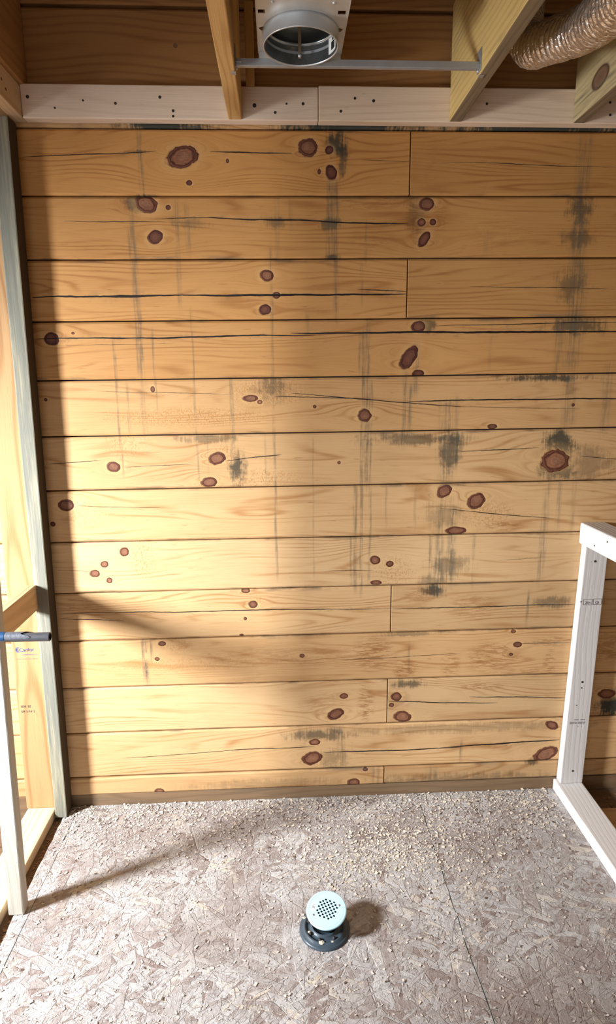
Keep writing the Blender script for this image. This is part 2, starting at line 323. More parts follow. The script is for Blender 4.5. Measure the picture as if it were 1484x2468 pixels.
ST = [(333, 470, 1060, 12, .30), (340, 318, 480, 9, .6), (327, 540, 900, 10, .45), (312, 560, 640, 6, .4), (430, 490, 760, 9, .35), (452, 500, 620, 9, .45), (795, 420, 640, 11, .8), (810, 440, 780, 9, .6),
      (668, 470, 640, 9, .35), (870, 640, 740, 5, .5), (880, 540, 640, 5, .6), (866, 800, 905, 5, .5), (885, 770, 1180, 7, .75), (872, 800, 1440, 6, .6), (892, 920, 1420, 5, .5), (856, 1165, 1430, 7, .55), (845, 1290, 1420, 4, .4),
      (975, 900, 1080, 8, .5), (1003, 830, 960, 10, .6), (988, 930, 1050, 7, .6), (1075, 970, 1180, 27, .5), (1100, 960, 1040, 8, .4), (1062, 1170, 1420, 12, .55), (1088, 1230, 1420, 16, .6), (1035, 1290, 1420, 6, .5), (1050, 1290, 1420, 4, .4),
      (1400, 330, 640, 24, .55), (1385, 620, 900, 32, .5), (1345, 760, 920, 14, .5), (1372, 900, 1040, 24, .45), (1460, 880, 1050, 16, .4), (1310, 1165, 1400, 12, .4), (1345, 1165, 1290, 8, .4), (1380, 1165, 1300, 8, .3), (1300, 1290, 1420, 6, .3),
      (660, 600, 1400, 5, .5), (640, 1060, 1170, 4, .35), (560, 910, 1180, 7, .5), (285, 820, 1150, 5, .6), (310, 930, 1060, 6, .35), (374, 800, 1010, 4, .5), (340, 760, 900, 6, .6), (470, 750, 1180, 4, .45), (500, 1040, 1150, 4, .3), (755, 1060, 1400, 3, .3),
      (1140, 1290, 1420, 6, .35), (1100, 1040, 1140, 4, 1.0), (350, 1540, 1650, 10, 1.0), (365, 1545, 1600, 5, .6), (820, 1760, 1840, 16, .4), (1110, 1790, 1840, 5, .6), (1270, 1430, 1510, 5, .6), (985, 1550, 1650, 5, .3),
      (740, 760, 800, 10, .4), (700, 480, 560, 8, .3), (1175, 560, 620, 20, .2), (1180, 780, 900, 6, .2), (930, 1170, 1280, 5, .3), (1000, 1180, 1280, 5, .3), (905, 1850, 1900, 14, .5), (1040, 1850, 1900, 20, .35)]
BL = [(2, 330, 492, 44, 20, 1.2), (2, 1000, 530, 26, 46, 1.1), (2, 1060, 520, 24, 40, .7), (2, 145, 815, 30, 12, .8), (2, 880, 490, 110, 16, .6), (2, 900, 575, 60, 30, .5), (0, 812, 345, 26, 36, 1), (0, 824, 385, 14, 50, .75), (0, 325, 492, 26, 22, .75), (0, 1005, 520, 30, 55, .35), (0, 1400, 500, 36, 44, .75), (0, 1390, 575, 45, 22, .6), (0, 1375, 690, 42, 40, .55), (0, 1390, 785, 80, 20, .75),
      (0, 1320, 911, 120, 9, .95), (0, 1000, 1058, 130, 16, .7), (0, 1082, 1085, 30, 60, .75), (0, 1350, 1070, 42, 40, 1), (0, 1345, 1135, 46, 30, .9), (0, 1420, 1120, 60, 46, .45), (0, 572, 1130, 24, 46, .95), (0, 655, 935, 46, 34, .65),
      (0, 500, 1058, 90, 12, .6), (0, 1045, 1424, 34, 16, 1), (0, 1070, 1240, 50, 46, .35), (0, 1085, 1360, 52, 30, .5), (0, 985, 1648, 46, 12, .8), (0, 770, 1772, 80, 18, .75), (0, 800, 1828, 46, 30, .45), (0, 1470, 1700, 40, 44, 1.1),
      (0, 1280, 1836, 16, 10, .8), (0, 1100, 1882, 240, 22, .5), (0, 640, 1890, 200, 16, .3), (0, 1030, 785, 26, 18, .8), (0, 450, 540, 50, 14, .4), (0, 660, 536, 30, 16, .55), (0, 795, 540, 28, 16, .7), (0, 1330, 1450, 50, 16, .6), (0, 985, 1528, 70, 6, .5),
      (0, 800, 620, 24, 6, .9), (0, 345, 474, 30, 6, .9), (0, 340, 366, 22, 5, .7), (0, 1130, 1755, 330, 14, .35), (0, 1040, 1400, 40, 14, .5),
      (1, 450, 1005, 190, 22, .9), (1, 650, 945, 90, 34, .9), (1, 640, 1152, 80, 22, .9), (1, 548, 1092, 36, 20, .9), (1, 345, 1345, 34, 60, .7), (1, 950, 1375, 50, 40, .8), (1, 1180, 1240, 60, 34, .8), (1, 205, 1245, 60, 40, .5), (1, 300, 1070, 50, 40, .5), (1, 620, 1450, 20, 14, .6), (1, 430, 1556, 40, 20, .6), (1, 480, 1600, 300, 20, .35),
      (2, 900, 1575, 55, 50, .9), (2, 975, 1612, 30, 30, 1.2), (2, 1085, 1600, 24, 40, .9), (2, 1190, 1585, 70, 44, .9), (2, 1275, 1622, 60, 16, .8), (2, 882, 1695, 22, 50, 1), (2, 1140, 1460, 70, 34, .6), (2, 1322, 1600, 16, 40, .8), (2, 1215, 1268, 44, 12, 1), (2, 200, 1470, 60, 30, .6), (2, 1010, 1435, 40, 24, .7),  # the mark right of the corner post is stain plus painted rail shadow
      (2, 1340, 1545, 60, 14, .8), (2, 1470, 1560, 80, 40, .8), (2, 700, 1580, 240, 30, .4), (2, 1220, 1800, 60, 12, .4), (2, 1040, 400, 20, 60, .35), (2, 1200, 560, 90, 40, .35), (2, 1160, 1655, 60, 10, .9), (2, 960, 1690, 30, 40, .5), (2, 790, 1700, 60, 40, .4)]
def P2(px, py):
    v = onY(px, py, 0); return v.x, v.z
def scale_at(px, py):
    return (onY(px+5, py, 0)-onY(px-5, py, 0)).length/10

def board(name, i, xa, xb, mat, parent, off=0.0, zfun=seamz, lo=None, thick=.03):
    """one wall board: chamfered long edges, slight unevenness, recessed joints"""
    ch, dep, gp = .0060, .004, .0024
    vs, fs = [], []
    xs = [xa+.0017, xa+.0032] + [xa+(xb-xa)*k/4 for k in (1, 2, 3)] + [xb-.0032, xb-.0017]
    for k, xx in enumerate(xs):
        zt = zfun(i, xx)-gp; zb = (zfun(i+1, xx) if lo is None else lo)+gp
        e = .0008 if k in (0, len(xs)-1) else 0
        q = [(thick, zt), (dep+off, zt), (off+e, zt-ch), (off+e, zb+ch), (dep+off, zb), (thick, zb)]
        vs += [(xx, yy, zz) for yy, zz in q]
    n = 6
    for k in range(len(xs)-1):
        for j in range(n):
            j2 = (j+1) % n; fs.append((k*n+j, k*n+j2, (k+1)*n+j2, (k+1)*n+j))
    fs.append(tuple(range(n-1, -1, -1))); fs.append(tuple((len(xs)-1)*n+j for j in range(n)))
    return mesh(name, vs, fs, mat, parent, ((xa+xb)/2, 0, zfun(i+1, 0) if lo is None else lo))

XL, XR = -2.35, 2.25
rnd = random.Random(5)
for i in range(13):
    cuts = [XL, XR]
    if i in JOINT: cuts.insert(1, P2(*JOINT[i])[0])
    for j in range(len(cuts)-1):
        xa, xb = cuts[j], cuts[j+1]
        zt, zb = seamz(i, (xa+xb)/2), seamz(i+1, (xa+xb)/2)
        inx = lambda v: xa-.02 < v < xb+.02
        kn = []
        for (px, py, a, b, r, t) in KN[i]:
            X, Z = P2(px, py); s = scale_at(px, py)
            if inx(X) and xa < X < xb: kn.append((X, Z, a*s, b*s, r, t))
        ck = []
        for (p0, q0, p1, q1, wd) in CK[i]:
            X0, Z0 = P2(p0, q0); X1, Z1 = P2(p1, q1)
            if X0 < xb-.02 and X1 > xa+.02: ck.append((X0, Z0, X1, Z1, wd*scale_at((p0+p1)/2, q0)))
        st = []
        for (px, y0, y1, wd, s_) in ST:
            X, Zt = P2(px, y0); X2, Zb = P2(px, y1); Xm = (X+X2)/2
            if Zb < zt-.01 and Zt > zb+.01 and inx(Xm): st.append((Xm, Zb, Zt, wd*scale_at(px, (y0+y1)/2)*.9, s_))
        bl = []
        for (kd, px, py, rx, ry, s_) in BL:
            X, Z = P2(px, py); s = scale_at(px, py)
            if zb-.005 < Z < zt+.005 and xa-.05 < X < xb+.05: bl.append((kd, X, Z, rx*s, ry*s, s_))
        # boards beyond the photo's knots still get one or two of their own
        for q in range(2):
            X = rnd.uniform(-2.2, -1.15) if q == 0 else rnd.uniform(1.35, 2.1)
            if xa < X < xb: kn.append((X, zb+(zt-zb)*rnd.uniform(.25, .75), rnd.uniform(.012, .028), rnd.uniform(.010, .02), 0, rnd.uniform(.2, .8)))
        m = wall_wood('pine_board_wood', i*3.71+j*1.9+1, xa, xb, zb, zt, TONE[i]*(1.02 if j == 0 else .9), kn, ck, st, bl, HONEY_DIM[i])
        board('plank', i, xa, xb, m, wall, off=rnd.uniform(-.0012, .0012))
# boards above the visible field, behind ledger and between joists
m_rim = lumber('rim_board_wood', 'x', (.36, .175, .06), (.20, .085, .026), pith=(.02, .12), freq=150, seed=3, spots=.1, knots=[(-.25+0.0, 1, .13, .006, .006), (.25, 1, .14, .011, .012)])
board('plank', 0, XL, XR, wall_wood('pine_board_wood', 77, XL, XR, 2.41, 2.50, .9, [], [], [], [(0, P2(400, 312)[0], 2.413, .16, .02, 1.2), (0, P2(830, 312)[0], 2.413, .25, .02, 1.2), (0, P2(1300, 316)[0], 2.413, .4, .02, 1.2)]), wall, zfun=lambda i, x: 2.505 if i == 0 else seamz(0, x))
board('plank', 0, XL, XR, m_rim, wall, zfun=lambda i, x: (2.736, 2.5065)[i])
board('plank', 0, XL, XR, m_rim, wall, zfun=lambda i, x: (2.93, 2.742)[i])
box('backing_panel', XL, XR, .0305, .06, -.05, 2.93, MAT_DARKGAP, wall, bevel=0)
M_SILL = lumber('sill_wood', 'x', (.22, .14, .08), (.13, .08, .045), seed=8, weather=.5, wcol=(.12, .09, .06))
tag(box('baseboard_back', XL, XR, .003, .03, -.05, .046, M_SILL, bevel=.001), label='thin brown sill strip under the lowest wall board', kind='structure')

# ------------------------------------------------------------------ SETTING: shell around (unseen sides, window on the left)
wl = empty('wall_left', (XL, -1.5, 0), kind='structure', label='outer plank wall with window opening on the left')
wy0, wy1, wz0, wz1 = WINY-.24, WINY+.24, WINZ-.36, WINZ+.36
for (y0, y1, z0, z1) in [(-3.6, wy0, -.05, 2.93), (wy1, 0.06, -.05, 2.93), (wy0, wy1, -.05, wz0), (wy0, wy1, wz1, 2.93)]:
    box('wall_panel', XL-.05, XL, y0, y1, z0, z1, M_SHELL, wl, bevel=0)
wf = empty('wall_front_added', (XL, -3.6, 0), kind='structure', label='added rear wall behind the viewpoint, open at the left to steer the light')  # unseen wall added to dim the right side; light enters from rear left
box('wall_panel', -.2, XR, -3.65, -3.6, -.05, 2.93, M_SHELL, wf, bevel=0)
box('wall_panel', XL, -.2, -3.65, -3.6, 2.25, 2.93, M_SHELL, wf, bevel=0)
tag(box('wall_right', XR, XR+.05, -3.6, .06, -.05, 2.93, M_SHELL, bevel=0), label='outer plank wall on the right', kind='structure')
tag(box('ceiling', XL, XR, -3.6, .06, 2.80, 2.84, M_DECK, bevel=0), label='wooden roof deck above the joists', kind='structure')
M_FR = lumber('window_frame_wood', 'z', (.7, .6, .45), (.5, .4, .28))
wn = empty('window_1', (XL, WINY, wz0), kind='structure', label='small bright window in the left outer wall')
for (y0, y1, z0, z1) in [(wy0, wy0+.04, wz0, wz1), (wy1-.04, wy1, wz0, wz1), (wy0+.04, wy1-.04, wz0, wz0+.04), (wy0+.04, wy1-.04, wz1-.04, wz1)]:
    box('window_frame', XL-.04, XL+.01, y0, y1, z0, z1, M_FR, wn, bevel=0)

# ------------------------------------------------------------------ SETTING: floor
def osb(name, seed):
    g = G(name); x, y, z = g.pos(); M_ = g.m
    col = g.mix(g.noise(M_('MULTIPLY', x, 9), M_('MULTIPLY', y, 9), seed, 3), (.35, .295, .27), (.52, .475, .45))
    h = None; edge = None
    for li, (ang, L, Wd, cov) in enumerate([(72, 13, 48, 0), (20, 12, 44, .42), (110, 11, 50, .48), (55, 12, 42, .50), (155, 13, 52, .56), (88, 9, 30, .60), (35, 22, 90, .55)]):
        a = math.radians(ang)
        # gentle bend so strands are not all parallel
        jit = M_('MULTIPLY', M_('SUBTRACT', g.noise(M_('MULTIPLY', x, 4), M_('MULTIPLY', y, 4), li*5+seed, 1), .5), .35)
        xr = M_('ADD', M_('MULTIPLY_ADD', x, math.cos(a), M_('MULTIPLY', y, math.sin(a))), M_('MULTIPLY', jit, .1))
        yr = M_('ADD', M_('MULTIPLY_ADD', x, -math.sin(a), M_('MULTIPLY', y, math.cos(a))), M_('MULTIPLY', jit, .35))
        v = g.vor(M_('MULTIPLY', xr, L), M_('MULTIPLY', yr, Wd), li*3.7+seed)
        cr, cg, cb = g.sep(v.outputs['Color'])
        de = g.vor(M_('MULTIPLY', xr, L), M_('MULTIPLY', yr, Wd), li*3.7+seed, 'DISTANCE_TO_EDGE').outputs['Distance']
        gr = g.noise(M_('MULTIPLY', xr, 12), M_('MULTIPLY', yr, 700), li+seed, 2)
        c = g.ramp(M_('ADD', cg, M_('MULTIPLY', M_('SUBTRACT', gr, .5), .35)), [(0.0, (.19, .13, .11)), (.14, (.315, .265, .25)), (.4, (.395, .37, .365)), (.7, (.455, .44, .44)), (.9, (.53, .52, .52)), (1, (.60, .51, .40))])
        on = M_('GREATER_THAN', cr, cov)
        if li >= 5: on = M_('MULTIPLY', on, M_('GREATER_THAN', cb, .5))
        col = g.mix(M_('MULTIPLY', on, .82), col, c)
        ln = M_('MULTIPLY', on, g.ss(de, .055, .0))
        lnn = M_('MULTIPLY', ln, g.ss(g.noise(M_('MULTIPLY', x, 50), M_('MULTIPLY', y, 50), li, 2), .38, .62))
        col = g.mix(M_('MULTIPLY', lnn, .42), col, (.12, .085, .075))
        hh = M_('MULTIPLY_ADD', cb, .7, M_('MULTIPLY', gr, .25))
        h = hh if h is None else g.m('MULTIPLY_ADD', on, M_('SUBTRACT', hh, h), h)
        h = M_('MULTIPLY_ADD', ln, -.35, h)
    # fine torn fibres at several angles
    for q, ang in enumerate((65, 25, 120, 95, 150)):
        a = math.radians(ang)
        xr = M_('MULTIPLY_ADD', x, math.cos(a), M_('MULTIPLY', y, math.sin(a))); yr = M_('MULTIPLY_ADD', x, -math.sin(a), M_('MULTIPLY', y, math.cos(a)))
        fb = g.noise(M_('MULTIPLY', xr, 45), M_('MULTIPLY', yr, 260), seed+q*3.1, 2, .5, .6)
        dkf = g.ss(fb, .66, .74); ltf = g.ss(fb, .35, .27)
        col = g.mix(M_('MULTIPLY', dkf, .55), col, (.11, .08, .07)); col = g.mix(M_('MULTIPLY', ltf, .45), col, (.62, .57, .52))
        h = M_('ADD', h, M_('MULTIPLY_ADD', dkf, -.4, M_('MULTIPLY', ltf, .35)))
    # scuffed, dusty whitish film
    du = g.noise(M_('MULTIPLY', x, 60), M_('MULTIPLY', y, 60), seed, 5, .75)
    col = g.mix(M_('MULTIPLY', g.ss(du, .45, .75), .5), col, (.64, .61, .59))
    dk = g.noise(M_('MULTIPLY', x, 34), M_('MULTIPLY', y, 34), seed+20, 5, .75)
    col = g.mix(M_('MULTIPLY', g.ss(dk, .56, .72), .5), col, (.13, .095, .085))
    dd = g.noise(M_('MULTIPLY', x, 2.3), M_('MULTIPLY', y, 3.2), seed+2, 3)
    col = g.mix(M_('MULTIPLY', g.ss(dd, .46, .66), .55), col, (.24, .185, .165))
    g.bump(M_('ADD', h, M_('MULTIPLY', du, .8)), .7, .005)
    return g.out(col, .78, 0, .2)
fl = empty('floor', (0, 0, 0), kind='structure', label='scuffed strand board subfloor strewn with shavings')
M_TEAL = plain('teal_edge_seal', (.10, .22, .22), .7, scale=90, var=.5)
M_LOW = plain('dirty_lower_subfloor', (.16, .10, .06), .9, var=.6, scale=60, bump=.5)
def osb_panel(xa_pts, xb_pts, mat, y0, y1):
    """panel between two slightly ragged edges given as lists of (x, y)"""
    n = len(xa_pts); vs = []; fs = []
    for zz in (0.0, -.0125):
        for (x, y) in xa_pts: vs.append((x, y, zz))
        for (x, y) in xb_pts: vs.append((x, y, zz))
    for k in range(n-1):
        fs.append((k, k+1, n+k+1, n+k)); fs.append((2*n+k, 3*n+k, 3*n+k+1, 2*n+k+1))
        fs.append((k, 2*n+k, 2*n+k+1, k+1)); fs.append((n+k, n+k+1, 3*n+k+1, 3*n+k))
    fs.append((0, n, 3*n, 2*n)); fs.append((n-1, 2*n+n-1, 3*n+n-1, 2*n-1))
    return mesh('strand_board_panel', vs, fs, mat, fl, ((xa_pts[0][0]+xb_pts[0][0])/2, y0, -.0125))
ys = [0.0 - k*.03 for k in range(0, 112)]
r2 = random.Random(9)
def edge(x, amp): 
    out = []; d = 0
    for y in ys: d = d*.6 + r2.uniform(-amp, amp); out.append((x+d, y))
    return out
eL = edge(-.853, .003); eA = edge(-.812, .0010); eB = edge(.520, .0022)
XC = 1.30
shift = lambda e, d: [(x+d+r2.uniform(-.0006, .0006), y) for x, y in e]
osb_panel(eL, eA, osb('strand_board_left', 1.0), 0, -3.3)
osb_panel(shift(eA, .0022), eB, osb('strand_board_middle', 4.0), 0, -3.3)
osb_panel(shift(eB, .0034), [(1.10, y) for y in ys], osb('strand_board_right', 9.0), 0, -3.3)
box('joint_filler', eA[0][0]-.006, eA[0][0]+.008, -3.33, 0, -.0115, -.0025, M_TEAL, fl, bevel=0)
box('joint_filler', .512, .530, -3.33, 0, -.0115, -.0025, M_TEAL, fl, bevel=0)
box('lower_panel', XL, XR, -3.6, 0.0, -.05, -.0125, M_LOW, fl, bevel=0)
M_FB = lumber('floor_board_wood', 'x', (.52, .34, .18), (.32, .19, .09), pith=(.1, -.06), seed=5)
box('floor_board', 1.195, XR, -.42, -.135, -.0125, .006, M_FB, fl)
box('floor_board', 1.195, XR, -.71, -.425, -.0125, .006, M_FB, fl)
box('floor_board', 1.195, XR, -1.0, -.715, -.0125, .006, M_FB, fl)

# ------------------------------------------------------------------ LEFT STUD PARTITION
sw = empty('stud_partition', (-.86, -.3, 0), label='open timber stud partition along the left edge with weathered corner post', cat='stud wall')
M_PT = lumber('weathered_treated_post', 'z', (.38, .35, .25), (.25, .23, .16), pith=(.12, .06), seed=2, weather=1.1, wcol=(.15, .155, .14), spots=.3)
M_PTD = lumber('dark_post_side', 'z', (.075, .055, .035), (.04, .03, .02), pith=(.1, .1), seed=4)  # right-hand face of the corner post, far darker than its front
M_ST = lumber('pale_stud_wood', 'z', (.45, .27, .13), (.29, .135, .05), pith=(.006, .035), freq=150, contrast=.75, seed=11)
M_GR = lumber('grey_spruce_stud', 'z', (.50, .47, .41), (.38, .34, .28), pith=(.1, .1), seed=6, contrast=.35)
M_RAIL = lumber('blocking_wood', 'y', (.62, .43, .25), (.42, .26, .13), pith=(.05, .04), seed=9)
M_PLT = lumber('sole_plate_wood', 'y', (.70, .55, .37), (.52, .33, .17), pith=(.1, .06), seed=12)
# weathered post: front plane y=-.062, positions taken at two heights
yF = -.064
lo_l, lo_r = onY(131, 1950, yF).x, onY(162, 1963, yF).x
hi_l, hi_r = onY(0, 560, yF).x-.0, onY(42, 560, yF).x
def ext(v0, z0, v1, z1, z): return v0+(v1-v0)*(z-z0)/(z1-z0)
zt = 2.415
al, ar = ext(lo_l, .04, hi_l, 2.08, 0), ext(lo_r, .04, hi_r, 2.08, 0); bl_, br_ = ext(lo_l, .04, hi_l, 2.08, zt), ext(lo_r, .04, hi_r, 2.08, zt)
hexa('corner_post', [(al, yF, 0), (ar, yF, 0), (ar, -.001, 0), (al, -.001, 0)], [(bl_, yF, zt), (br_, yF, zt), (br_, -.001, zt), (bl_, -.001, zt)], M_PT, sw, .004)
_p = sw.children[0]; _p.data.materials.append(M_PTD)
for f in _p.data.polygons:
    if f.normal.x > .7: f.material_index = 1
yB = -.038
bl0, br0 = onY(64, 1945, yB).x, al-.0006
bh0, bh1 = onY(14, 1350, yB).x, onY(28, 870, yB).x
stud = hexa('stud', [(bl0, yB, .026), (br0, yB, .026), (br0, -.001, .026), (bl0, -.001, .026)],
            [(bl_-.0006-.092, yB, 2.415), (bl_-.0006, yB, 2.415), (bl_-.0006, -.001, 2.415), (bl_-.0006-.092, -.001, 2.415)], M_ST, sw, .003)
# near stud, rising out of the frame
yC0, yC1 = -.503, -.465
c0, c1 = onZ(25, 2192, 0).x+.004, onZ(58, 2206, 0).x
t0, t1 = onY(-8, 1700, yC0), onY(13, 1700, yC0)
cs = (t1.x-c1)/t1.z
hexa('stud', [(c0, yC0, 0), (c1, yC0, 0), (c1, yC1, 0), (c0, yC1, 0)],
     [(c0+cs*2.4, yC0, 2.4), (c1+cs*2.4, yC0, 2.4), (c1+cs*2.4, yC1, 2.4), (c0+cs*2.4, yC1, 2.4)], M_GR, sw, .004)
rt, rb_ = onY(87, 1410, yF), onY(87, 1468, yF)
box('blocking', rt.x-.038, rt.x, yC1, yF-.0005, rb_.z, rt.z, M_RAIL, sw, .0025)
p0, p1 = onZ(132, 1951, .026), onZ(63, 2080, .026)
px_ = (p0.x+p1.x)/2
hexa('sole_plate', [(px_-.105, -2.4, -.0125), (px_, -2.4, -.0125), (px_, -.001, -.0125), (px_-.105, -.001, -.0125)],
     [(px_-.105, -2.4, .0255), (px_, -2.4, .0255), (px_, -.001, .0255), (px_-.105, -.001, .0255)], M_PLT, sw, .003)
tp = onY(53, 283, -.040); M_TP = lumber('top_plate_wood', 'y', (.62, .46, .30), (.46, .30, .17), pith=(.05, .1), seed=21)
box('top_plate', tp.x-.038, tp.x, -2.4, -.001, 2.4185, 2.508, M_TP, sw, .0025)
for (px, py) in [(3, 190), (14, 215), (50, 225), (53, 250)]:
    d = ray(px, py); P = CO+d*((tp.x-CO.x)/d.x)
    if P.y < -.005: lathe('nail_head', [(.0001, .001), (.004, .0008), (.0045, 0)], (tp.x, P.y, P.z), None or plain('rusty_nail', (.12, .07, .05), .5, .5), sw, 10, axis=(1, 0, 0))
for yy in (-1.1, -1.75):
    box('stud', px_-.04, px_-.002, yy-.089, yy, .0255, 2.4185, M_GR, sw, .003)

# printed marks
def ink(text, size, pos, mat, parent, rx=PI/2, rz=0, rroll=0, name='printed_mark', align='LEFT', sx=1.0):
    cu = bpy.data.curves.new('t', 'FONT'); cu.body = text; cu.size = size; cu.align_x = align
    to = bpy.data.objects.new('t', cu); COL.objects.link(to)
    bpy.context.view_layer.update()
    me = bpy.data.meshes.new_from_object(to.evaluated_get(bpy.context.evaluated_depsgraph_get()))
    bpy.data.objects.remove(to)
    me.transform(Matrix.Diagonal((sx, 1, 1, 1)))
    me.transform(Matrix.Rotation(rroll, 4, 'Z')); me.transform(Matrix.Rotation(rx, 4, 'X'))
    me.materials.clear(); me.materials.append(mat)
    o = bpy.data.objects.new(name, me); COL.objects.link(o); o.parent = parent
    o.location = Vector(pos)-world_loc(parent); return o
INKB = plain('blue_stamp_ink', (.03, .09, .28), .7); INKK = plain('grey_stamp_ink', (.05, .05, .055), .7); INKF = plain('faint_stamp_ink', (.16, .16, .18), .7)
def lean(px, py, y): return onY(px, py, y)
lg = lean(46, 1571, yB-.0008)
tag(ink('Canfor', .019, lg, INKB, stud, rroll=.03), label='blue mill logo lettering on the stud')
# three nested strokes left of the name
vs, fs = [], []
for k, rr in enumerate((.011, .0075, .004)):
    n = 14; b0 = len(vs)
    for i in range(n+1):
        a = math.radians(70+220*i/n)
        for q in (rr, rr-.0018): vs.append((lg.x-.003+q*math.cos(a)*.9, yB-.0008, lg.z+.007+q*math.sin(a)))
    for i in range(n): j = b0+2*i; fs.append((j, j+1, j+3, j+2))
mesh('printed_mark', vs, fs, INKB, stud, lg)
ink('LUMBER PRODUCTS', .0058, lean(53, 1577, yB-.0008)-Vector((0, 0, .004)), INKB, stud)
ink('WWW.CANFOR.COM  CANADA', .0052, lean(39, 1590, yB-.0008), INKF, stud)
ink('ITM  82', .013, lean(50, 1706, yB-.0008), INKK, stud, sx=.9)
ink('SPF S-P-F 2', .012, lean(51, 1716, yB-.0008)-Vector((0, 0, .003)), INKK, stud, sx=.9)

# ------------------------------------------------------------------ RIGHT HALF WALL
hw = empty('half_wall', (1.14, -.6, 0), label='low white spruce stud half wall with capped top at the right edge', cat='half wall')
M_WS = lumber('white_spruce_upright', 'z', (.60, .57, .56), (.50, .46, .44), pith=(.2, .12), seed=15, contrast=.2, spots=.2)
M_WSY = lumber('white_spruce_rail', 'y', (.66, .63, .61), (.55, .51, .48), pith=(.12, .2), seed=17, contrast=.2, spots=.2)
xl0 = onY(1339, 1850, 0).x; xl1 = onY(1397, 1312, 0).x
xf0 = onY(1353, 1876, -.038).x; xf1 = onY(1414, 1330, -.038).x
xr0 = onY(1404, 1878, -.038).x; xr1 = onY(1464, 1348, -.038).x
xf0 = (xl0+xf0)/2; xf1 = (xl1+xf1)/2
es = hexa('end_stud', [(xf0, -.038, .047), (xr0, -.038, .047), (xr0, -.0015, .047), (xf0, -.0015, .047)],
     [(xf1, -.038, 1.028), (xr1, -.038, 1.028), (xr1, -.0015, 1.028), (xf1, -.0015, 1.028)], M_WS, hw, .003)
cx = (onY(1407, 1258, 0).x + 1.095)/2
cap = box('cap_plate', cx-.006, cx+.088, -1.5, -.0015, 1.0285, 1.108, M_WSY, hw, .006)
bx0 = 1.062
bp_ = hexa('sole_plate', [(bx0, -1.5, 0), (bx0+.098, -1.5, 0), (1.078+.105, -.0015, 0), (1.078, -.0015, 0)], [(bx0, -1.5, .0465), (bx0+.098, -1.5, .0465), (1.078+.105, -.0015, .0465), (1.078, -.0015, .0465)], M_WSY, hw, .004)
for yy in (-.75, -1.46):
    box('stud', bx0+.005, bx0+.094, yy-.038, yy, .0465, 1.0285, M_WS, hw, .003)
M_NAIL = plain('dark_nail_hole', (.03, .025, .022), .6)
def nail_y(px, py, y, r, parent):
    P = onY(px, py, y); lathe('nail_head', [(.0001, .0006), (r, .0006), (r*1.05, -.0005)], P, M_NAIL, parent, 10, axis=(0, -1, 0), smooth=False)
for px, py, r in [(1434, 1353, .0045), (1403, 1644, .0042), (1401, 1658, .0028), (1380, 1858, .0042), (1389, 1700, .002)]: nail_y(px, py, -.0382, r, es)
for px, py in [(1432, 1315), (1463, 1306)]:
    d = ray(px, py); P = CO+d*((cx-.006-CO.x)/d.x); lathe('nail_head', [(.0001, .0006), (.0035, .0006), (.0036, -.0005)], P, M_NAIL, cap, 10, axis=(-1, 0, 0), smooth=False)
# boxed stamps, reading upside down
def frame_mark(px, py, wpx, hpx, parent, y):
    P = onY(px, py, y); s = scale_at(px, py)*1.0; w2, h2, t = wpx*s/2, hpx*s/2, .0013
    vs, fs = [], []
    for (a, b, c, d) in [(-w2, w2, h2-t, h2), (-w2, w2, -h2, -h2+t), (-w2, -w2+t, -h2, h2), (w2-t, w2, -h2, h2)]:
        k = len(vs); vs += [(P.x+a, y, P.z+c), (P.x+b, y, P.z+c), (P.x+b, y, P.z+d), (P.x+a, y, P.z+d)]; fs.append((k, k+1, k+2, k+3))
    mesh('printed_mark', vs, fs, INKK, parent, P)
frame_mark(1416, 1451, 21, 14, es, -.0385); frame_mark(1439, 1450, 20, 14, es, -.0385)
ink('2R<', .015, onY(1416, 1456, -.0385), INKK, es, align='CENTER', sx=.9); ink('QI', .014, onY(1438, 1455, -.0385), INKK, es, align='CENTER')
ink('+', .02, onY(1399, 1455, -.0385), INKK, es, align='CENTER')
ink('IIIWW IIIWW', .014, onY(1391, 1745, -.0385), INKF, es, align='CENTER', sx=.75)
ink('MWR   MWR', .008, onY(1396, 1736, -.0385), INKF, es, align='CENTER')
ink('z    z', .009, onY(1396, 1752, -.0385), INKF, es, align='CENTER')

# ------------------------------------------------------------------ LEDGER, JOISTS
M_LED = lumber('pinkish_ledger_wood', 'x', (.80, .64, .50), (.64, .48, .36), pith=(-.1, .09), seed=31, contrast=.35, spots=.25)
M_LED2 = lumber('pinkish_ledger_wood_right', 'x', (.78, .61, .46), (.62, .44, .30), pith=(.02, .07), seed=37, contrast=.5, spots=.3)
sx = onY(767, 250, -.038).x
lz0, lz1 = 2.4175, 2.512
l1 = box('ledger_board', tp.x+.0005, sx-.0006, -.038, -.0015, lz0, lz1, M_LED, bevel=.003)
tag(l1, 'pale pinkish ledger board nailed atop the plank wall, left of the joint', 'board')
l2 = box('ledger_board', sx+.0006, XR-.01, -.038, -.0015, lz0, lz1+.004, M_LED2, bevel=.003)
tag(l2, 'pale ledger board right of the joint, behind the ends of the two right joists', 'board')
for px, py, r in [(66, 233, .005), (278, 249, .004), (385, 234, .0045), (417, 267, .0042), (417, 280, .0036), (200, 242, .003), (132, 260, .003), (613, 254, .006), (663, 271, .004), (690, 250, .003), (730, 250, .0045)]:
    nail_y(px, py, -.0382, r, l1)
for px, py, r in [(855, 237, .004), (821, 268, .0042), (900, 243, .0045), (1173, 250, .004), (1470, 247, .0038), (1470, 277, .004)]:
    nail_y(px, py, -.0382, r, l2)

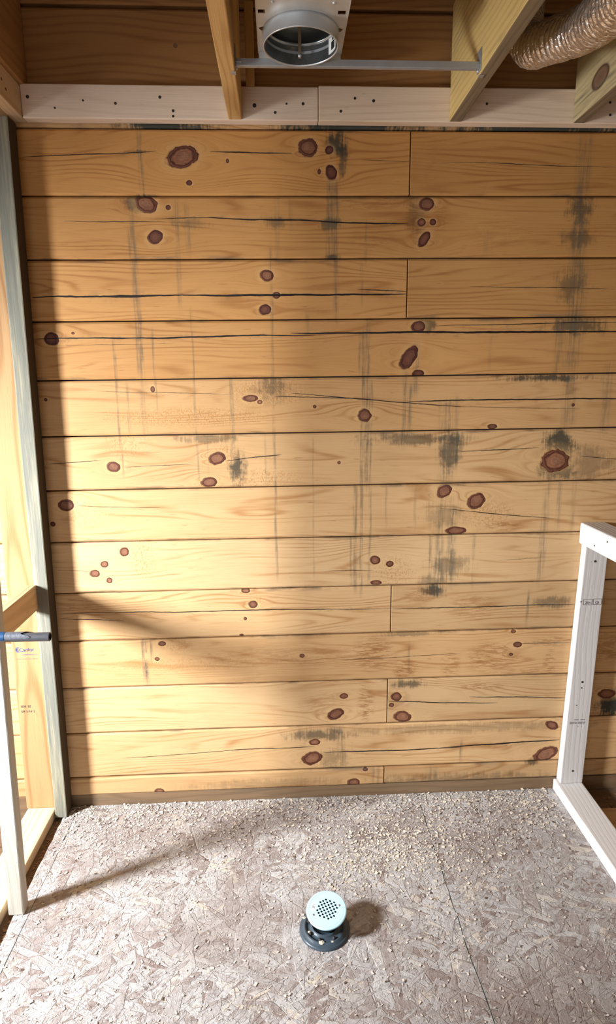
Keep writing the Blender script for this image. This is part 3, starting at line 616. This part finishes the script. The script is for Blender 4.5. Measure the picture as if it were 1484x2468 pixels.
M_J0 = lumber('yellow_pine_joist', 'y', (.62, .40, .17), (.42, .23, .08), pith=(.02, .02), seed=41, contrast=.7)
M_J1 = lumber('treated_joist', 'y', (.62, .44, .17), (.42, .27, .09), pith=(-.12, .12), seed=43, weather=.34, wcol=(.12, .11, .07), contrast=.6)
M_J2 = lumber('treated_joist_knotty', 'y', (.50, .40, .21), (.33, .24, .12), pith=(.14, -.09), seed=47, weather=.45, wcol=(.12, .11, .08), knots=[(1.32, 0, .06, .05, .028)])
M_J3 = lumber('brown_joist', 'y', (.40, .22, .09), (.28, .14, .05), pith=(.1, .1), seed=49)  # even brown wood, deeper than the other joists
jl = onY(550, 290, -.039).x; jr = onY(583, 290, -.039).x
jz = 2.4178; YJ = -3.0
g_ = 'ceiling joists'
j0 = box('ceiling_joist', jl, jr, YJ, -.0387, jz, 2.74, M_J0, bevel=.003); tag(j0, 'narrow golden ceiling joist left of the recessed light', 'joist', g_)
a1, b1 = onY(1082, 290, -.039).x, onY(1111, 292, -.039).x
j1 = box('ceiling_joist', a1, b1, YJ, -.0387, jz, 2.74, M_J1, bevel=.003); tag(j1, 'weathered ceiling joist between the recessed light and the foil duct', 'joist', g_)
a2, b2 = onY(1380, 293, -.039).x, onY(1408, 293, -.039).x
j2 = box('ceiling_joist', a2, b2, YJ, -.0387, jz, 2.74, M_J2, bevel=.003); tag(j2, 'grey-green knotty ceiling joist at the far right beyond the foil duct', 'joist', g_)
j3 = box('ceiling_joist', tp.x-.025, tp.x+.013, YJ, -.0012, 2.5085, 2.78, M_J3, bevel=.003); tag(j3, 'brown joist resting on the top plate at the upper left corner', 'joist', g_)
cb = box('vertical_block', onY(580, 100, -.038).x+.012, onY(612, 150, -.038).x, -.038, -.0015, lz1+.0005, 2.74, lumber('orange_block_wood', 'z', (.55, .33, .12), (.36, .19, .06), pith=(.02, .02), seed=53), bevel=.002)
tag(cb, 'short upright orange wood block behind the golden joist', 'block')

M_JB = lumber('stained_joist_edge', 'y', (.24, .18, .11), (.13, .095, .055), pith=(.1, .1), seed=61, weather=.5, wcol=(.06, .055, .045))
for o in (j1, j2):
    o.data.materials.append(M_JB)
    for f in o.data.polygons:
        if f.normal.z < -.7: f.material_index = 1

# ------------------------------------------------------------------ RECESSED LIGHT HOUSING
def boolean(o, cutter):
    md = o.modifiers.new('cut', 'BOOLEAN'); md.object = cutter; md.operation = 'DIFFERENCE'; md.solver = 'EXACT'
def apply_mods(o):
    dg = bpy.context.evaluated_depsgraph_get(); dg.update()
    me = bpy.data.meshes.new_from_object(o.evaluated_get(dg)); o.modifiers.clear(); o.data = me
def boxes_mesh(lst):
    vs, fs = [], []
    for b in lst:
        k = len(vs)
        x0, x1, y0, y1, z0, z1, rot = b
        cx_, cy_ = (x0+x1)/2, (y0+y1)/2
        for z in (z0, z1):
            for (x, y) in ((x0, y0), (x1, y0), (x1, y1), (x0, y1)):
                dx, dy = x-cx_, y-cy_; vs.append((cx_+dx*math.cos(rot)-dy*math.sin(rot), cy_+dx*math.sin(rot)+dy*math.cos(rot), z))
        fs += [tuple(k+i for i in f) for f in HEXF]
    return vs, fs
ltc = Vector((.068, -.437, 0)); LR = .092; PZ = 2.462
rl = empty('recessed_light', (ltc.x, ltc.y, PZ), label='round metal recessed light can in its galvanised mounting frame between joists', cat='light fixture')
M_GALV = plain('galvanised_steel', (.60, .60, .58), .5, .55, .12, 25)
M_COL = plain('collar_steel', (.62, .66, .70), .42, .7, .1, 20)
M_BAR = plain('hanger_bar_steel', (.44, .46, .48), .42, .6, .15, 30)
M_CAN = plain('can_inside_steel', (.36, .39, .40), .28, .92, .25, 14, .2)
M_BLK = plain('black_inset', (.015, .015, .015), .6)
px0, px1, py0, py1 = -.038, .176, -.70, -.343
pan = box('mounting_plate', px0, px1, py0, py1, PZ-.0012, PZ, M_GALV, rl, bevel=0)
cv, cf = boxes_mesh([(px0+.004, px0+.02, -.53, -.515, PZ-.02, PZ+.02, 0), (px0+.005, px0+.028, -.462, -.448, PZ-.02, PZ+.02, -.5),
                     (px1-.024, px1-.006, -.53, -.515, PZ-.02, PZ+.02, 0), (px1-.034, px1-.006, -.462, -.448, PZ-.02, PZ+.02, .5)])
cut = mesh('cut', cv, cf); boolean(pan, cut)
cyl = lathe('cyl', [(.0001, -.05), (LR-.002, -.05), (LR-.002, .05), (.0001, .05)], (ltc.x, ltc.y, PZ), None, None, 48, smooth=False); boolean(pan, cyl)
apply_mods(pan); bpy.data.objects.remove(cut); bpy.data.objects.remove(cyl)
# turned edges of the frame
box('frame_flange', px0-.0012, px0, py0, py1, PZ-.004, PZ+.016, M_GALV, rl, bevel=0)
box('frame_flange', px1, px1+.0012, py0, py1, PZ-.004, PZ+.016, M_GALV, rl, bevel=0)
box('frame_flange', px0, px1, py1, py1+.0012, PZ-.022, PZ+.004, M_GALV, rl, bevel=0)
lathe('collar', [(LR-.003, 0), (LR+.0035, 0), (LR+.001, -.006), (LR, -.030), (LR+.0012, -.0315), (LR+.0012, -.0335), (LR-.002, -.0335), (LR-.002, -.029), (LR-.003, 0)], (ltc.x, ltc.y, PZ), M_COL, rl, 64)
lathe('can', [(LR-.0025, -.031), (LR-.003, .012), (LR-.003, .0125), (LR-.007, .013), (LR-.007, .018), (LR-.004, .019), (LR-.006, .055), (LR-.014, .085), (LR-.035, .105), (.001, .110), (.001, .112), (LR-.034, .107), (LR-.012, .087), (LR-.001, .055), (LR-.001, -.02)], (ltc.x, ltc.y, PZ), M_CAN, rl, 64)
lathe('shadow_gap', [(LR-.0055, .0128), (LR-.0065, .0175)], (ltc.x, ltc.y, PZ), M_BLK, rl, 48)
skt = lathe('socket', [(.001, .085), (.022, .085), (.024, .09), (.024, .112)], (ltc.x-.01, ltc.y+.01, PZ), plain('socket_porcelain', (.25, .24, .22), .5), rl, 32)
box('strap', ltc.x-.004, ltc.x+.004, ltc.y+.070, ltc.y+.072, PZ-.024, PZ+.05, plain('strap_steel', (.40, .30, .20), .4, .7), rl, bevel=.0005)
lathe('screw', [(.0001, .002), (.004, .0015), (.0045, 0), (.0045, -.002)], (ltc.x, ltc.y+.0695, PZ-.018), M_COL, rl, 12, axis=(0, -1, 0))
# white paper labels stuck inside on the right
def curved_label(a0, a1, z0, z1, r, mat, name):
    n = 8; vs = []; fs = []
    for i in range(n+1):
        a = math.radians(a0+(a1-a0)*i/n)
        vs += [(ltc.x+r*math.cos(a), ltc.y+r*math.sin(a), z0), (ltc.x+r*math.cos(a), ltc.y+r*math.sin(a), z1)]
    for i in range(n): j = 2*i; fs.append((j, j+2, j+3, j+1))
    return mesh(name, vs, fs, mat, rl, (ltc.x+r, ltc.y, z0))
M_PAP = plain('white_paper', (.85, .86, .84), .6, 0, .03)
curved_label(8, 34, PZ-.026, PZ+.010, LR-.0042, M_PAP, 'paper_label'); curved_label(14, 26, PZ-.020, PZ-.002, LR-.0047, M_BLK, 'printed_mark')
curved_label(18, 23, PZ+.000, PZ+.007, LR-.0047, M_BLK, 'printed_mark')
for (x, y) in [(px0+.038, -.56), (px1-.036, -.56)]:
    lathe('screw', [(.0001, -.003), (.003, -.003), (.0045, -.001), (.0045, 0)], (x, y, PZ-.0012), M_COL, rl, 12)
hb0, hb1 = jr+.001, a1-.001
for yb in (-.335, -.715):
    hbr = box('hanger_bar', hb0+.002, hb1-.002, yb-.009, yb-.0065, 2.431, 2.447, M_BAR, rl, bevel=.0005)
    box('bar_lip', hb0+.002, hb1-.002, yb-.0065, yb+.004, 2.430, 2.432, M_BAR, hbr, bevel=.0003)
    box('bar_lip', .17, hb1-.002, yb-.0065, yb+.003, 2.4455, 2.4475, M_BAR, hbr, bevel=.0003)
    for xx, s in ((hb0, 1), (hb1, -1)):
        x0, x1 = sorted((xx, xx+s*.0015))
        br = box('end_bracket', x0, x1, yb-.016, yb+.014, 2.425, 2.478, M_BAR, rl, bevel=.0004)
        x0, x1 = sorted((xx, xx+s*.016)); box('bracket_tab', x0, x1, yb-.012, yb+.006, 2.437, 2.4395, M_BAR, br, bevel=.0004)
        lathe('nail', [(.0001, .004), (.004, .0035), (.0045, 0), (.0045, -.001)], (xx+s*.0015, yb+.006, 2.43), M_BAR, br, 10, axis=(s, 0, 0))
        if s == 1: x0, x1 = xx-.012, xx+.001
        else: x0, x1 = xx-.001, xx+.013
        box('bracket_hook', x0, x1, yb-.006, yb+.010, jz-.0022, jz-.0004, M_BAR, br, bevel=.0004)

# ------------------------------------------------------------------ FOIL DUCT
path = [onY(1262, 112, -.10)+Vector((.0, .0, .10)), onY(1262, 112, -.16)+Vector((0, 0, .03)), onY(1284, 112, -.22), onY(1330, 98, -.33), onY(1392, 76, -.46), onY(1450, 40, -.62), onY(1520, -20, -.80), onY(1600, -110, -1.0), onY(1700, -230, -1.25)]
def catmull(ps, t):
    n = len(ps)-1; k = min(int(t*n), n-1); u = t*n-k
    p0, p1, p2, p3 = ps[max(k-1, 0)], ps[k], ps[k+1], ps[min(k+2, n)]
    return .5*((2*p1)+(-p0+p2)*u+(2*p0-5*p1+4*p2-p3)*u*u+(-p0+3*p1-3*p2+p3)*u**3)
NR, NC = 420, 56
rng = np.random.default_rng(4)
pts = [catmull(path, i/(NR-1)) for i in range(NR)]
vs, fs = [], []; s = 0; up = Vector((0, 0, 1)); ridge = []
RD = .056
for i, p in enumerate(pts):
    t = (pts[min(i+1, NR-1)]-pts[max(i-1, 0)]).normalized()
    if i: s += (p-pts[i-1]).length
    nx = t.cross(up).normalized(); ny = nx.cross(t).normalized()
    pitch = .013 + .014*min(1, s/.35)
    ridge.append(0 if not i else ridge[-1]+(p-pts[i-1]).length/pitch)
    for j in range(NC):
        a = 2*PI*j/NC
        ph = ridge[-1]-a/(2*PI)
        fr = ph-math.floor(ph)
        bulge = .0045*(1-abs(math.cos(PI*fr))**5)
        cr = .0012*math.sin(7*a+13*s*12+3*math.sin(s*55))*math.sin(s*90+a*5)+rng.normal(0, .0003)
        r = RD-.003-(.0045-bulge)*.9+cr*(1-abs(math.cos(PI*fr))**6)*min(1, .3+s*4)
        vs.append(p+nx*r*math.cos(a)+ny*r*math.sin(a))
for i in range(NR-1):
    for j in range(NC): k = (j+1) % NC; fs.append((i*NC+j, i*NC+k, (i+1)*NC+k, (i+1)*NC+j))
g = G('duct_foil'); x, y, z = g.objc()
cn = g.vor(g.m('MULTIPLY', x, 48), g.m('MULTIPLY', y, 48), g.m('MULTIPLY', z, 48), 'DISTANCE_TO_EDGE').outputs['Distance']
c2 = g.noise(g.m('MULTIPLY', x, 60), g.m('MULTIPLY', y, 60), g.m('MULTIPLY', z, 60), 3, .6, 1.5)
g.bump(g.m('ADD', g.m('MULTIPLY', cn, 1.0), c2), .6, .006); M_FOIL = g.out((.88, .89, .92), .16, .93, .6)
dct = mesh('flexible_duct', vs, fs, M_FOIL, None, path[2], smooth=True)
tag(dct, 'crinkled silver foil flexible duct bending between the two right joists', 'duct')

# ------------------------------------------------------------------ PIPE
wp_y = yC0-.0135; pc = onY(0, 1535, wp_y); pe = onY(121, 1534.5, wp_y)
wp = empty('water_pipe', (pe.x, wp_y, pe.z), label='short dark plastic pipe stub with torn grey and blue tape poking past the left post', cat='pipe')
M_PIPE = plain('dark_grey_pipe', (.06, .06, .068), .35, 0, .2, 60); M_TAPE = plain('grey_tape', (.085, .09, .11), .5, 0, .5, 80, .4); M_BLUE = plain('blue_tape', (.008, .045, .12), .45, 0, .3, 60)
tube('pipe', (pc.x-.30, wp_y, pc.z), (pe.x, wp_y, pe.z), .0125, M_PIPE, wp, 28, .0095)
n = 28; vs, fs = [], []
for i in range(n+1):
    a = 2*PI*i/n; e = .012*math.sin(a*2+1)+.006*math.sin(a*5)
    for xx in (pc.x+.012, pc.x+.075+e): vs.append((xx, wp_y+.0130*math.cos(a), pc.z+.0130*math.sin(a)))
for i in range(n): j = 2*i; fs.append((j, j+2, j+3, j+1))
mesh('torn_tape', vs, fs, M_TAPE, wp, (pc.x+.04, wp_y, pc.z), smooth=True)
tube('blue_band', (pc.x-.05, wp_y, pc.z), (pc.x+.016, wp_y, pc.z), .0136, M_BLUE, wp, 28, .0126)

# ------------------------------------------------------------------ FLOOR DRAIN
dc = Vector((.108, -.603, 0))
fd = empty('floor_drain', dc, label='shower floor drain with pale blue perforated strainer on a black flange', cat='drain')
M_ABS = plain('black_flange_plastic', (.045, .065, .085), .38, 0, .35, 45, .2); M_STR = plain('pale_blue_strainer', (.45, .66, .75), .35, 0, .02, 20)
lathe('flange', [(.076, .0005), (.076, .004), (.071, .008), (.066, .0085), (.063, .014), (.058, .015), (.055, .010), (.045, .010), (.040, .014), (.038, .02), (.036, .012), (.0001, .012)], dc, M_ABS, fd, 64)
ax = Vector((-.05, -.17, 1)).normalized(); sc = Vector((.114, -.600, .066))
lathe('neck', [(.0001, -.016), (.040, -.016), (.034, -.0161), (.034, -.055), (.0345, -.055), (.0345, -.038), (.042, -.036), (.042, -.014), (.046, -.012), (.046, -.004)], sc, M_ABS, fd, 48, axis=ax)  # neck top closed by an added black disc, standing in for shade below holes
strn = lathe('strainer', [(.0001, .0006), (.050, .0006), (.052, -.006), (.0585, -.005), (.061, -.002), (.0605, .001), (.058, .0022), (.053, .0022), (.0525, .0016), (.052, .0022), (.0001, .0022)], sc, M_STR, fd, 72, axis=ax, smooth=False)
q = ax.to_track_quat('Z', 'Y').to_matrix()
hole = []; cell = .0066
rot = math.radians(-8)
for i in range(-6, 7):
    for j in range(-6, 7):
        if (i+j) % 2: continue
        u, v = i*cell, j*cell
        if math.hypot(u, v) > .0335: continue
        hole.append((u*math.cos(rot)-v*math.sin(rot)+.002, u*math.sin(rot)+v*math.cos(rot)+.002))
vs, fs = boxes_mesh([(u-.0030, u+.0030, v-.0030, v+.0030, -.02, .02, rot) for u, v in hole])
cut = mesh('cut', [sc+q@Vector(v) for v in vs], fs); boolean(strn, cut); apply_mods(strn); bpy.data.objects.remove(cut)
for (u, v) in [(.036, .020), (-.034, -.024)]:
    lathe('screw', [(.0001, .0032), (.0028, .0030), (.0034, .0022)], sc+q@Vector((u, v, 0)), plain('screw_steel', (.35, .36, .42), .3, .8), fd, 14, axis=ax)
vs, fs = boxes_mesh([(-.046, -.0335, -.010, .012, .0022, .0025, .1)]); mesh('sticker', [sc+q@Vector(v) for v in vs], fs, plain('faint_sticker', (.72, .82, .86), .4), fd, sc)
vs, fs = boxes_mesh([(-.0435+.0022*k, -.0423+.0022*k, -.004, .004, .0025, .0027, 0) for k in range(4)] + [(-.044, -.036, .006+.002*k, .007+.002*k, .0025, .0027, 0) for k in range(2)]); mesh('printed_mark', [sc+q@Vector(v) for v in vs], fs, INKF, fd, sc)
for a in (-150, -110, -60, 20, 100, 160):
    a = math.radians(a); lathe('bolt', [(.0001, .007), (.004, .006), (.0048, 0)], dc+Vector((.050*math.cos(a), .050*math.sin(a), .010)), M_NAIL, fd, 12)
# dried putty crumbs on the flange
for k, (u, v, s_) in enumerate([(-.012, -.058, .010), (-.046, -.02, .007), (.02, -.056, .006), (-.06, .03, .007)]):
    vs, fs = [], []
    bm = bmesh.new(); bmesh.ops.create_icosphere(bm, subdivisions=1, radius=s_)
    rr = random.Random(k)
    vs = [(dc.x+u+p.co.x*rr.uniform(.7, 1.3), dc.y+v+p.co.y*rr.uniform(.5, .9), .0135+p.co.z*.35) for p in bm.verts]; fs = [tuple(x.index for x in f.verts) for f in bm.faces]; bm.free()
    mesh('putty_crumb', vs, fs, plain('putty', (.50, .46, .38), .8), fd, (dc.x+u, dc.y+v, .012))

# ------------------------------------------------------------------ SHAVINGS (uncountable)
def shavings(name, spots, mats, label, seed):
    rg = np.random.default_rng(seed); vs, fs, mi = [], [], []
    for (cx_, cy_, sx_, sy_, n, s0, s1, zz, kind, mt) in spots:
        for _ in range(n):
            if kind == 'u': x = cx_+rg.uniform(-sx_, sx_); y = cy_+rg.uniform(-sy_, sy_)
            elif kind == 'w': x = cx_+rg.uniform(-sx_, sx_); y = cy_-abs(rg.normal(0, sy_))
            else: x = rg.normal(cx_, sx_); y = rg.normal(cy_, sy_)
            if y > -.003 or (zz > -.005 and not -.85 < x < 1.06): continue
            if math.hypot(x-dc.x, y-dc.y) < .08 and zz > -.005: continue
            L = s0+(s1-s0)*rg.uniform(0, 1)**2.2; wd = L*rg.uniform(.15, .7); a = rg.uniform(0, PI); cu = rg.uniform(.05, .8)*L*.3
            tx, ty = math.cos(a), math.sin(a); k = len(vs); tl = rg.uniform(-.25, .25)*wd; bend = rg.uniform(-.3, .3)*L
            for j, (t, h) in enumerate([(-.5, cu), (0, 0), (.5, cu*rg.uniform(.3, 1.2))]):
                for sd in (-.5, .5):
                    bo = bend*(.25-t*t)
                    vs.append((x+tx*t*L-ty*(sd*wd+bo), y+ty*t*L+tx*(sd*wd+bo), zz+.0006+h*.8+abs(tl)+tl*sd*2*.5))
            fs += [(k, k+2, k+3, k+1), (k+2, k+4, k+5, k+3)]; mi += [mt, mt]
    o = mesh(name, vs, fs, mats[0], None, (spots[0][0], spots[0][1], spots[0][7]))
    for m in mats[1:]: o.data.materials.append(m)
    o.data.polygons.foreach_set('material_index', mi)
    tag(o, label, 'wood shavings', kind='stuff'); return o
M_SHV = plain('pale_shaving_wood', (.66, .58, .48), .8, 0, .3, 120); M_SHD = plain('dusty_shaving_wood', (.52, .46, .42), .85, 0, .35, 90); M_SHB = plain('brown_debris', (.24, .13, .06), .9, 0, .5, 90); M_SHK = plain('dark_sliver', (.10, .065, .05), .85, 0, .4, 90)
shavings('wood_shavings', [(.10, -.002, .95, .06, 1800, .003, .014, 0, 'w', 0), (.42, -.26, .16, .09, 1100, .004, .015, 0, 'n', 0), (.28, -.36, .12, .06, 500, .004, .013, 0, 'n', 0), (.95, -.10, .07, .07, 220, .005, .018, 0, 'n', 0), (.1, -.5, .95, .5, 500, .003, .010, 0, 'u', 0), (.62, -.34, .16, .10, 300, .004, .012, 0, 'n', 0),
    (.10, -.01, .95, .18, 5000, .003, .013, 0, 'w', 1), (.1, -.6, .95, .6, 4500, .003, .013, 0, 'u', 1), (.10, -.01, .95, .16, 1300, .002, .010, 0, 'w', 2), (.1, -.6, .95, .6, 450, .003, .010, 0, 'u', 2)], [M_SHV, M_SHD, M_SHK], 'wood shavings and slivers strewn over the strand board, thickest by the plank wall', 1)
shavings('floor_debris', [(-.863, -.6, .012, .6, 900, .004, .013, -.012, 'u', 0), (1.5, -.07, .3, .06, 500, .004, .015, -.012, 'u', 0), (-1.15, -.4, .15, .4, 300, .004, .013, -.012, 'u', 0)], [M_SHB], 'brown wood crumbs lying in the gaps beside the wall plates', 3)
